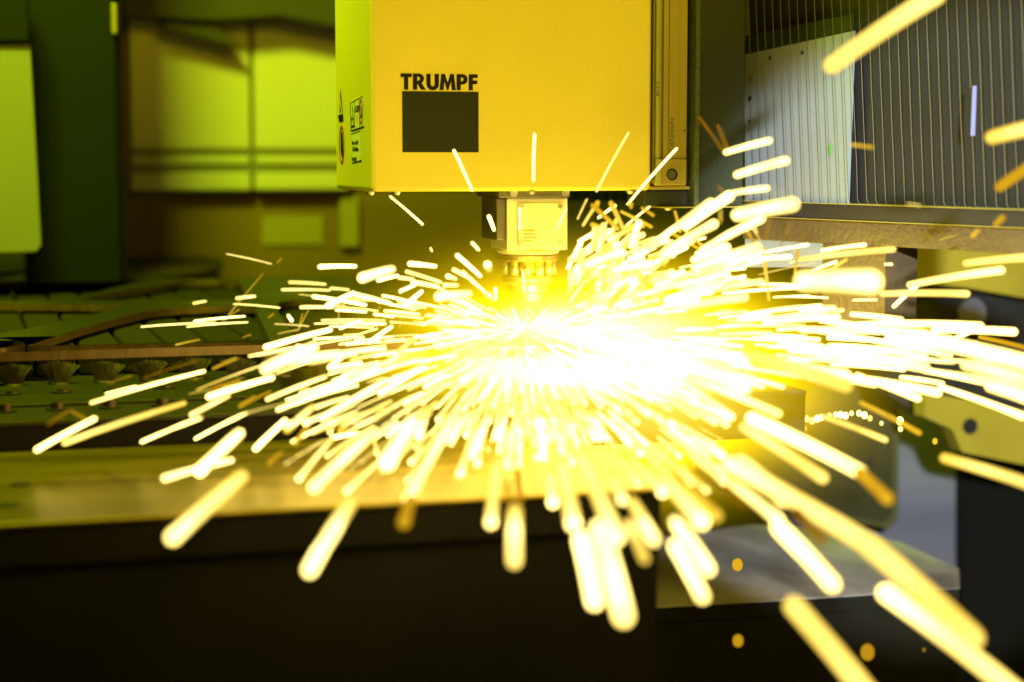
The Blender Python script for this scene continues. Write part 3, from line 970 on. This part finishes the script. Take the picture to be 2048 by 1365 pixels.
# x1, y1 (inner end), x2, y2 (outer end), apparent width, heat at the inner end, heat at the outer end
SPK = [
    # thin ones before the head
    (780, 393, 845, 449, 5, 1, 1), (944, 381, 908, 302, 7, .95, .95), (1067, 362, 1069, 270, 7, .95, .95), (1193, 383, 1257, 266, 5, .9, .8), (1255, 409, 1353, 298, 6, 1, 1),
    (1114, 460, 1132, 418, 4, 1, 1), (1039, 460, 1039, 418, 5, 1, 1), (988, 460, 978, 434, 9, .95, .95), (957, 500, 945, 487, 9, .9, .9), (960, 552, 915, 512, 11, 1, 1),
    (864, 503, 861, 497, 5, .9, .9), (1048, 585, 1046, 543, 4, 1, 1), (1245, 458, 1299, 414, 5, .95, .95),
    # above the gantry
    (1452, 305, 1538, 282, 15, .97, .93), (1474, 350, 1570, 322, 20, .92, .9), (1462, 387, 1534, 377, 14, .93, .92), (1476, 430, 1585, 409, 28, .92, .85),
    (1665, 130, 1872, -10, 37, .68, .74), (1985, 275, 2080, 252, 31, .70, .74), (1703, 290, 1744, 295, 11, .56, .45), (2000, 374, 2060, 334, 24, .33, .36),
    (1991, 450, 2004, 437, 18, .36, .36), (1945, 472, 1955, 463, 13, .56, .5), (1815, 408, 1842, 412, 4, .8, .7), (1880, 480, 1910, 472, 3, .6, .5), (1441, 420, 1441, 444, 8, .62, .6),
    (1448, 305, 1398, 235, 9, .3, .14), (1455, 300, 1436, 252, 9, .3, .18), (1465, 402, 1435, 372, 5, .35, .3), (1508, 486, 1480, 440, 9, .56, .5), (1520, 482, 1497, 436, 7, .85, .8),
    (1531, 481, 1541, 437, 5, .34, .28), (1561, 491, 1580, 450, 5, .36, .3), (1574, 507, 1611, 469, 4, .36, .3),
    # cluster beside the cutting unit
    (1197, 436, 1230, 412, 7, 1, 1), (1194, 413, 1195, 406, 12, .5, .5), (1262, 415, 1261, 408, 12, .52, .5), (1243, 424, 1302, 454, 9, .55, .5), (1284, 417, 1306, 431, 9, .42, .4),
    (1247, 460, 1222, 407, 12, .6, .5), (1235, 458, 1186, 412, 12, .55, .38), (1235, 470, 1185, 450, 12, .62, .56), (1159, 483, 1187, 468, 12, 1, 1), (1350, 424, 1360, 463, 9, .46, .5),
    (1367, 451, 1375, 471, 9, .58, .56), (1285, 495, 1382, 443, 8, 1, .97), (1264, 450, 1286, 453, 10, .62, .56), (1423, 514, 1340, 465, 9, .56, .46), (1430, 515, 1388, 478, 9, .58, .5),
    (1298, 513, 1386, 478, 4, 1, 1), (1323, 507, 1410, 476, 6, .95, .95), (1474, 517, 1615, 490, 8, 1, .97), (1460, 524, 1579, 514, 12, .95, .9), (1360, 536, 1462, 517, 4, 1, 1),
    (1340, 558, 1490, 524, 14, .85, .76), (1384, 553, 1490, 538, 5, 1, 1), (1435, 551, 1493, 561, 7, 1, 1), (1364, 563, 1437, 561, 9, 1, 1), (1367, 575, 1460, 569, 8, 1, 1),
    (1506, 569, 1620, 573, 9, .97, .93), (1447, 587, 1620, 575, 9, .97, .95), (1547, 595, 1620, 592, 4, 1, 1), (1538, 600, 1525, 500, 10, .62, .52), (1590, 546, 1596, 502, 9, .5, .42),
    (1378, 487, 1325, 486, 6, .62, .56), (1210, 505, 1285, 470, 14, .97, .8), (1175, 530, 1240, 505, 22, .95, .93), (1230, 540, 1300, 528, 18, .97, .9),
    # fan over the dark cabinet
    (1645, 501, 1729, 490, 10, .92, .92), (1603, 519, 1786, 499, 15, .72, .76), (1626, 541, 1672, 524, 8, .95, .9), (1655, 545, 1692, 520, 9, .7, .6), (1610, 562, 1742, 564, 44, .93, .9),
    (1770, 529, 1783, 529, 7, .9, .9), (1765, 588, 1933, 588, 17, .74, .76), (1820, 570, 2002, 541, 19, .82, .86), (1788, 613, 1834, 571, 11, 1, 1), (1932, 527, 2060, 515, 20, .7, .73),
    (1706, 601, 1752, 600, 6, .9, .9), (1555, 594, 1655, 596, 5, 1, 1), (1783, 660, 1998, 665, 13, .5, .46), (1960, 675, 2055, 697, 12, .4, .33), (1824, 674, 2060, 728, 30, .92, .9),
    (1901, 681, 1946, 662, 11, .97, .95), (1788, 645, 1852, 648, 14, .78, .74), (1704, 629, 1802, 640, 14, .95, .9), (1800, 697, 1798, 681, 9, .6, .58), (1827, 706, 1827, 694, 9, .6, .58),
    (1839, 710, 1841, 698, 9, .6, .58), (1932, 730, 2065, 762, 24, .86, .84), (1982, 773, 2065, 800, 26, .92, .9), (1882, 775, 2045, 833, 18, .95, .95), (1719, 757, 1875, 786, 20, .93, .9),
    (1497, 712, 1692, 772, 28, .70, .68), (1715, 752, 1835, 797, 18, .95, .9), (1722, 806, 1838, 866, 15, .62, .42), (1645, 833, 1770, 880, 16, .72, .74), (1397, 700, 1485, 724, 26, .95, .92),
    (1351, 722, 1487, 774, 30, .97, .93), (1380, 757, 1556, 828, 22, .88, .84), (1372, 770, 1461, 834, 22, .92, .88), (1326, 750, 1360, 758, 10, .9, .9), (1505, 838, 1720, 945, 30, .93, .82),
    (1716, 943, 1775, 998, 28, .48, .42), (1489, 856, 1645, 956, 26, .78, .74), (1560, 690, 1850, 735, 22, .97, .9), (1620, 660, 1900, 712, 14, .97, .9), (1700, 715, 1990, 770, 16, .95, .86),
    (1580, 735, 1690, 752, 24, .95, .9), (1850, 742, 2060, 775, 18, .86, .8), (1640, 640, 1790, 668, 16, .97, .95), (1680, 690, 1850, 706, 10, .92, .86),
    # big ones below
    (1462, 930, 1738, 1090, 40, .86, .72), (1735, 1088, 1945, 1276, 47, .72, .70), (1773, 1187, 2050, 1400, 40, .92, .78), (1588, 1213, 1740, 1395, 45, .70, .70), (1890, 917, 2062, 970, 24, .72, .76),
    (1558, 1055, 1664, 1168, 34, .95, .90), (1462, 966, 1556, 1040, 24, .97, .95), (1482, 925, 1568, 997, 36, .92, .88), (1351, 1045, 1416, 1138, 30, .95, .90), (1350, 1092, 1405, 1193, 30, .95, .88),
    (1365, 975, 1433, 1033, 28, .74, .60), (1330, 960, 1403, 1043, 36, .95, .92), (1392, 940, 1490, 1012, 18, .22, .16), (1594, 1024, 1643, 1080, 26, .18, .2), (1122, 925, 1147, 1048, 34, .92, .90),
    (1099, 950, 1106, 1006, 24, 1, .97), (1162, 1080, 1189, 1203, 37, .95, .90), (1200, 1060, 1247, 1232, 47, .92, .86), (1168, 925, 1232, 1075, 38, .92, .86), (1258, 1047, 1289, 1118, 24, .84, .62),
    (1223, 955, 1245, 1000, 26, .95, .92), (1265, 1005, 1307, 1080, 28, .93, .86), (1071, 880, 1079, 906, 13, 1, 1), (1068, 825, 1080, 848, 26, .95, .93), (1102, 838, 1113, 872, 12, .9, .9),
    (1123, 852, 1144, 925, 20, .95, .93), (1143, 850, 1155, 900, 16, .95, .9), (1298, 938, 1325, 985, 26, .93, .9), (1312, 930, 1349, 887, 10, 1, 1), (1440, 955, 1456, 938, 20, 1, 1),
    (995, 924, 982, 1046, 26, .95, .92), (1030, 1022, 1029, 1122, 33, .93, .76), (1018, 965, 1016, 1000, 20, .36, .33), (1034, 945, 1040, 1000, 22, .36, .3), (910, 832, 817, 998, 25, .97, .92),
    (821, 1000, 808, 1046, 29, .44, .36), (850, 895, 823, 925, 18, 1, .97), (952, 853, 921, 948, 22, .97, .95), (970, 856, 955, 928, 20, .97, .95), (979, 882, 976, 900, 14, .8, .76),
    (1043, 845, 1053, 893, 18, .74, .66), (823, 848, 775, 925, 36, .95, .92), (855, 822, 838, 872, 22, .95, .93), (914, 790, 876, 840, 14, .97, .95), (964, 766, 925, 822, 10, 1, 1),
    (985, 762, 968, 793, 12, 1, 1), (961, 797, 978, 828, 8, .52, .5), (1017, 868, 1016, 930, 26, .92, .88), (1008, 815, 993, 878, 14, .95, .93),
    # fan over the front plate
    (482, 955, 346, 1075, 34, .90, .86), (700, 1007, 620, 1140, 33, .93, .88), (478, 868, 400, 942, 26, 1, 1), (462, 921, 330, 957, 20, .92, .88), (570, 842, 512, 897, 17, 1, .97),
    (625, 815, 574, 860, 20, .97, .97), (620, 845, 591, 888, 13, .62, .58), (494, 826, 391, 878, 9, 1, .97), (402, 836, 284, 884, 11, .95, .93), (717, 867, 665, 876, 13, .97, .97),
    (663, 880, 598, 958, 18, 1, .97), (747, 865, 628, 975, 27, .97, .93), (748, 880, 754, 908, 12, .97, .95), (563, 905, 538, 927, 14, .46, .42), (712, 832, 680, 862, 16, .8, .76),
    (665, 856, 660, 864, 16, .85, .85), (766, 816, 625, 865, 15, .76, .72), (706, 811, 647, 838, 12, .95, .93), (511, 792, 479, 811, 7, .44, .4), (189, 838, 74, 900, 16, .95, .92),
    (368, 807, 130, 886, 17, .70, .72), (408, 743, 183, 806, 11, .97, .84), (273, 773, 212, 788, 5, 1, 1), (544, 756, 418, 794, 17, .92, .90), (457, 793, 384, 830, 14, .97, .95),
    (518, 733, 394, 780, 6, .82, .6), (473, 717, 426, 738, 8, .62, .42), (541, 783, 479, 815, 8, .44, .36), (479, 762, 425, 778, 11, .34, .24), (399, 680, 352, 690, 5, .44, .62),
    (489, 633, 389, 643, 6, .97, .95), (431, 646, 283, 654, 4, .95, .9), (495, 645, 374, 654, 4, .95, .93), (509, 593, 474, 597, 9, .86, .8), (411, 603, 388, 607, 8, .76, .72),
    (577, 632, 583, 641, 9, .95, .95), (457, 631, 526, 548, 2, .6, .4), (445, 643, 479, 619, 2, .6, .5), (554, 526, 563, 518, 2, .5, .4), (137, 822, 96, 850, 8, .34, .2),
    (170, 838, 141, 822, 9, .4, .3), (263, 752, 218, 767, 3, .36, .26), (395, 722, 286, 757, 3, .34, .22), (650, 754, 535, 799, 13, .86, .82), (502, 670, 486, 675, 2, .5, .4),
    (547, 628, 537, 636, 5, .42, .36), (170, 848, 205, 830, 3, .2, .14),
    # fan over the sheet
    (710, 533, 640, 534, 11, 1, .97), (783, 539, 725, 556, 23, .97, .95), (795, 552, 757, 561, 10, .95, .93), (870, 533, 820, 528, 12, 1, 1), (650, 569, 580, 565, 9, .74, .70),
    (659, 581, 565, 580, 8, .80, .78), (697, 580, 662, 577, 8, .76, .74), (706, 587, 656, 612, 14, 1, 1), (754, 601, 703, 600, 9, .76, .72), (775, 604, 755, 603, 6, .62, .56),
    (665, 615, 603, 615, 9, .86, .82), (881, 565, 814, 544, 10, .82, .78), (826, 559, 799, 556, 10, .82, .8), (875, 574, 826, 565, 12, .88, .84), (829, 571, 801, 583, 9, 1, 1),
    (843, 584, 813, 610, 12, 1, 1), (911, 558, 896, 553, 12, .95, .95), (943, 559, 908, 540, 11, .86, .84), (937, 588, 878, 594, 22, .95, .93), (978, 540, 975, 530, 18, .9, .9),
    (914, 571, 890, 571, 12, .86, .84), (991, 600, 991, 578, 8, 1, 1), (984, 600, 978, 591, 12, .9, .9), (963, 619, 934, 624, 6, 1, 1), (878, 635, 846, 650, 7, .95, .95),
    (943, 641, 893, 647, 7, 1, 1), (769, 641, 644, 641, 6, .82, .8), (722, 641, 681, 657, 8, 1, 1), (726, 646, 629, 648, 3, 1, 1), (783, 654, 739, 685, 10, 1, 1),
    (660, 660, 532, 695, 14, .97, .95), (755, 658, 697, 676, 3, .95, .95), (785, 674, 679, 689, 4, 1, 1), (703, 678, 498, 713, 5, 1, .97), (632, 695, 594, 691, 7, .92, .9),
    (626, 695, 532, 738, 24, .95, .90), (770, 692, 590, 723, 9, .92, .9), (703, 701, 659, 735, 12, 1, 1), (694, 714, 618, 729, 9, .76, .74), (615, 725, 552, 748, 6, 1, 1),
    (826, 679, 791, 711, 14, .92, .9), (802, 716, 694, 755, 12, .88, .84), (796, 732, 556, 820, 12, .97, .93), (849, 735, 761, 788, 13, 1, .97), (773, 761, 644, 837, 16, .97, .93),
    (914, 711, 829, 726, 9, 1, 1), (597, 660, 605, 628, 2, .6, .5), (597, 660, 617, 620, 2, .6, .5), (745, 657, 760, 612, 2, .6, .5), (800, 655, 802, 625, 2, .6, .5),
    (677, 650, 677, 611, 2, .6, .5), (597, 660, 556, 668, 2, .7, .6),
]
OX, OY = 1050, 662
# procedurally spread fill near the core: image-plane fan directions, each given its own depth
rnd = random.Random(21)
FILL = []


def add_fill(n, a0, a1, r0, r1, l0, l1, w0, w1, h0, h1, pw_=1.0):
    for _ in range(n):
        a = math.radians(rnd.uniform(a0, a1))
        r = r0 + (r1 - r0) * rnd.random() ** pw_
        ln = rnd.uniform(l0, l1) * (0.4 + 0.8 * r / r1)
        jit = math.radians(rnd.uniform(-4, 4))
        x1, y1 = OX + r * math.cos(a), OY + r * math.sin(a) * 0.80
        x2, y2 = OX + (r + ln) * math.cos(a + jit * ln / max(r + ln, 1)), OY + (r + ln) * math.sin(a + jit * ln / max(r + ln, 1)) * 0.80
        wd = rnd.uniform(w0, w1) * (0.45 + 0.75 * r / r1)
        h = rnd.uniform(h0, h1)
        if min(y1, y2) < 612 and max(x1, x2) > 985 and min(x1, x2) < 1140:
            continue
        if (max(x1, x2) > 1460 and y2 > 775) or y2 > 985 or (max(x1, x2) > 1790 and y2 < 640):
            continue
        FILL.append((x1, y1, x2, y2, wd, h, h * rnd.uniform(0.9, 1)))


add_fill(150, -6, 22, 60, 820, 60, 190, 8, 18, .88, 1.0, 0.8)      # bundle towards the cabinet end
add_fill(135, 22, 60, 40, 500, 50, 160, 9, 24, .90, 1.0, 0.8)     # towards the lower corner
add_fill(130, 60, 120, 30, 260, 40, 110, 7, 19, .90, 1.0, 0.8)     # straight down
add_fill(110, 120, 172, 40, 420, 40, 120, 6, 14, .90, 1.0, 0.8)    # over the brushes
add_fill(60, 172, 200, 20, 330, 30, 90, 3, 9, .88, 1.0)            # over the sheet
add_fill(70, -42, -6, 60, 420, 40, 120, 8, 22, .82, 1.0, 0.8)      # cluster beyond the nozzle
add_fill(40, -75, -20, 60, 300, 20, 70, 3, 9, .5, .95)
for _ in range(110):
    a, q = rnd.uniform(0, 6.283), math.sqrt(rnd.random())
    cxp, cyp = 1240 + 105 * q * math.cos(a), 535 + 75 * q * math.sin(a)
    th = math.atan2(cyp - 650, cxp - 1090) + rnd.uniform(-0.6, 0.6)
    ln = rnd.uniform(20, 62)
    FILL.append((cxp - ln / 2 * math.cos(th), cyp - ln / 2 * math.sin(th), cxp + ln / 2 * math.cos(th), cyp + ln / 2 * math.sin(th), rnd.uniform(7, 17), rnd.uniform(.66, 1), rnd.uniform(.6, .95)))
add_fill(260, 0, 360, 4, 120, 40, 120, 2, 6, .95, 1.0)             # white root

SPK = [(*s[:4], s[4] * (1.14 if s[4] >= 24 else 1.0), *s[5:]) for s in SPK]
add_fill(130, -25, 200, 60, 560, 20, 120, 1.2, 3, .7, 1.0)          # fine threads between the thick streaks
allsp = [(*s, 0) for s in SPK]
big = sorted(FILL, key=lambda s: -math.hypot(s[2] - s[0], s[3] - s[1]) * s[4])
n_ind = 298 - len(SPK)
allsp += [(*s, 1) for s in big[:n_ind]]
rest = big[n_ind:]


rs = random.Random(5)


def spark_geo(bm, lay, s):
    x1, y1, x2, y2, wd, h1, h2 = s[:7]
    d1, d2 = spark_depth(x1, y1, wd * 0.85), spark_depth(x2, y2, wd)
    if s[-1] == 0 or True:
        r = math.hypot(x1 - OX, (y1 - OY) * 1.25)
    seg = 8 if wd > 8 else 6
    npt = 5
    pts, rad, ht = [], [], []
    dx, dy = x2 - x1, y2 - y1
    ln = math.hypot(dx, dy)
    pulse, phase = rs.choice((0.02, 0.04, 0.07, 0.10)), rs.uniform(0, 6.28)
    bow = ln * 0.02 * (1 if dx > 0 else -1)
    for k in range(npt):
        t = k / (npt - 1)
        b = bow * 4 * t * (1 - t)
        px, py = x1 + dx * t - (-dy / max(ln, 1)) * b * 0.4, y1 + dy * t - abs(dx / max(ln, 1)) * abs(b) * 0.5
        d = d1 + (d2 - d1) * t
        d = min(d, dmax(px, py))
        ww = wd * ((0.86 + 0.2 * t) if wd < 24 else (0.95 + 0.08 * t))
        cw_ = max(ww - (0.45 if wd < 24 else 0.30) * blur_px(d), 0.5 * ww, 1.5)
        pts.append(P(px, py, d))
        rad.append(cw_ * 0.5 * d / FPX)
        ht.append((h1 + (h2 - h1) * t) * (1.0 - pulse * (0.5 + 0.5 * math.cos(3.1 * t * 2 + phase))))
    # keep the round ends inside the drawn length
    e0 = min(rad[0], (pts[1] - pts[0]).length * 0.9)
    e1 = min(rad[-1], (pts[-1] - pts[-2]).length * 0.9)
    capsule(bm, lay, pts, rad, ht, seg, 3 if wd > 8 else 2)
    return pts[npt // 2]


ORD = 'first second third fourth fifth sixth seventh eighth ninth tenth eleventh twelfth thirteenth fourteenth fifteenth sixteenth seventeenth eighteenth nineteenth twentieth'.split()


def zone(s):
    x, y = (s[0] + s[2]) / 2, (s[1] + s[3]) / 2
    if y < 470 and x < 1300:
        return 'before the head box', 'from the warning labels'
    if y < 470:
        return 'before the bellows and gantry', 'from the head box'
    if x >= 1480:
        if y < 620:
            return 'under the gantry beam', 'from the nozzle'
        if y < 800:
            return 'over the dark cabinet', 'from the nozzle'
        if y < 1000:
            return 'over the tinted plate', 'from the nozzle'
        return 'over the pale tray', 'from the nozzle'
    if x > 1120 and y < 600:
        return 'in the cluster beside the nozzle', 'from the nozzle'
    if y < 625 and x < 1120:
        return 'above the cut sheet', 'from the pillar end'
    if y < 760 and x < 1000:
        return 'over the sheet edge', 'from the pillar end'
    if y < 880 and x < 640:
        return 'over the bolted rail', 'from the pillar end'
    if y < 880:
        return 'below the nozzle', 'from the pillar end'
    if y < 1000:
        return 'over the brushed front plate', 'from the pillar end'
    return 'before the black table front', 'from the pillar end'


def words_for(s):
    wd, h = s[4], (s[5] + s[6]) / 2
    th = 'hair thin' if wd <= 3 else 'thin' if wd <= 8 else 'slim' if wd <= 14 else 'thick' if wd <= 26 else 'very thick'
    cc = 'white hot' if h > .9 else 'pale yellow' if h > .66 else 'amber' if h > .45 else 'dim orange'
    return th + ' ' + cc


buckets = {}
for s in allsp:
    z, fr = zone(s)
    buckets.setdefault((words_for(s), z, fr, s[7]), []).append(s)
count = 0
for (wv, z, fr, isfill), lst in buckets.items():
    if fr == 'from the nozzle':
        lst.sort(key=lambda s: math.hypot(s[2] - OX, s[3] - OY))
    elif 'head box' in fr:
        lst.sort(key=lambda s: s[2] + s[0])
    else:
        lst.sort(key=lambda s: s[2] + s[0])
    if len(lst) > 20 and not isfill:
        print('LONG', wv, z, len(lst))
    for i, s in enumerate(lst):
        bm = nb()
        lay = bm.verts.layers.float.new('glow_level')
        mid = spark_geo(bm, lay, s)
        o = link('spark_streak', bm, sm_, None, True, loc=mid)
        if isfill:
            lb = '%s crowded spark %s' % (wv, z)
            if 1 < len(lst) <= 20:
                lb += ', %s %s' % (ORD[i], fr)
            tag(o, lb, 'spark', 'crowded sparks: ' + wv + ' ' + z)
        else:
            lb = '%s spark streak %s' % (wv, z)
            if len(lst) > 1:
                lb += ', %s %s' % (ORD[i] if i < 20 else 'last', fr)
            tag(o, lb, 'spark', 'sparks flying from the cut')
        count += 1

bm = nb()
lay = bm.verts.layers.float.new('glow_level')
for s in rest:
    spark_geo(bm, lay, (*s, 2))
o = link('spark_spray', bm, sm_, None, True)
tag(o, 'dense white spray of tiny sparks at the foot of the nozzle', 'sparks', kind='stuff')

# molten beads and glints on the reflected plate's upper edge; bokeh dots lower down built as beads
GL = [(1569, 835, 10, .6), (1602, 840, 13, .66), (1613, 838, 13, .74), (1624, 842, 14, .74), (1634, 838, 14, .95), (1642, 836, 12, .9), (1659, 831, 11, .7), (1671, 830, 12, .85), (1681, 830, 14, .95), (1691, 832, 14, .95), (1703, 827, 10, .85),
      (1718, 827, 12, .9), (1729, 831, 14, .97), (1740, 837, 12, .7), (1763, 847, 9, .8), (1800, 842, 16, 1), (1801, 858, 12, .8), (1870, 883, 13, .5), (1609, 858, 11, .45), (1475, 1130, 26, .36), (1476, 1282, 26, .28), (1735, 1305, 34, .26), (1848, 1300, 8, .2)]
for i, (x, y, wd, h) in enumerate(GL):
    bm = nb()
    lay = bm.verts.layers.float.new('glow_level')
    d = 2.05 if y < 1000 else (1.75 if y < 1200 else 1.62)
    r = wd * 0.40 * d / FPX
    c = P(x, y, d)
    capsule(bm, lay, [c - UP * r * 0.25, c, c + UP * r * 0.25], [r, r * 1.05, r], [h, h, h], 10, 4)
    o = link('glow_bead', bm, sm_, None, True, loc=c)
    if y < 1000:
        tag(o, 'glowing bead in the glinting row above the reflected plate, %s from the nozzle' % ORD[i], 'bead', 'glinting beads above the reflected plate')
    else:
        tag(o, ['soft yellow bokeh dot over the reflected tray', 'dim yellow bokeh dot before the lower cabinet under the reflected tray', 'large dim yellow bokeh dot low before the lower cabinet', 'tiny dim bead beside the dark column'][i - 19], 'bead', 'stray glowing dots')

# ------------------------------------------------------------------ thin fume, its emission added as lens glow round the cut
bm = nb()
bmesh.ops.create_icosphere(bm, subdivisions=4, radius=1.0)
fm = bpy.data.materials.new('bloom_fume')
fm.use_nodes = True
nt = fm.node_tree
for n in list(nt.nodes):
    nt.nodes.remove(n)
out = nt.nodes.new('ShaderNodeOutputMaterial')
pv = nt.nodes.new('ShaderNodeVolumePrincipled')
pv.inputs['Color'].default_value = (0.98, 0.98, 0.98, 1)
dn = nt.nodes.new('ShaderNodeMath')
dn.operation = 'MULTIPLY'
dn.inputs[1].default_value = 0.3
nt.links.new(dn.outputs[0], pv.inputs['Density'])
tc = nt.nodes.new('ShaderNodeTexCoord')
ln_ = nt.nodes.new('ShaderNodeVectorMath')
ln_.operation = 'LENGTH'
nt.links.new(tc.outputs['Object'], ln_.inputs[0])
mr = nt.nodes.new('ShaderNodeMapRange')
mr.inputs['To Min'].default_value = 1.0
mr.inputs['To Max'].default_value = 0.0
nt.links.new(ln_.outputs['Value'], mr.inputs['Value'])
pw = nt.nodes.new('ShaderNodeMath')
pw.operation = 'POWER'
pw.inputs[1].default_value = 4.3
nt.links.new(mr.outputs[0], pw.inputs[0])
dm = nt.nodes.new('ShaderNodeMath')
dm.operation = 'MULTIPLY'
dm.inputs[1].default_value = 92.0
nt.links.new(pw.outputs[0], dm.inputs[0])
nt.links.new(pw.outputs[0], dn.inputs[0])
nt.links.new(dm.outputs[0], pv.inputs['Emission Strength'])
rp = nt.nodes.new('ShaderNodeValToRGB')
rp.color_ramp.elements[0].position = 0.55
rp.color_ramp.elements[0].color = (1.0, 0.66, 0.002, 1)
rp.color_ramp.elements[1].position = 0.92
rp.color_ramp.elements[1].color = (1.0, 0.77, 0.42, 1)
nt.links.new(mr.outputs[0], rp.inputs[0])
nt.links.new(rp.outputs[0], pv.inputs['Emission Color'])
nt.links.new(pv.outputs[0], out.inputs['Volume'])
fo = link('bloom', bm, fm)
fo.scale = (0.41, 0.42, 0.205)
fo.location = CUT + Vector((0.050, -0.08, -0.040))
tag(fo, 'thin fume and added lens glow round the nozzle and the sparks', 'bloom', kind='stuff')
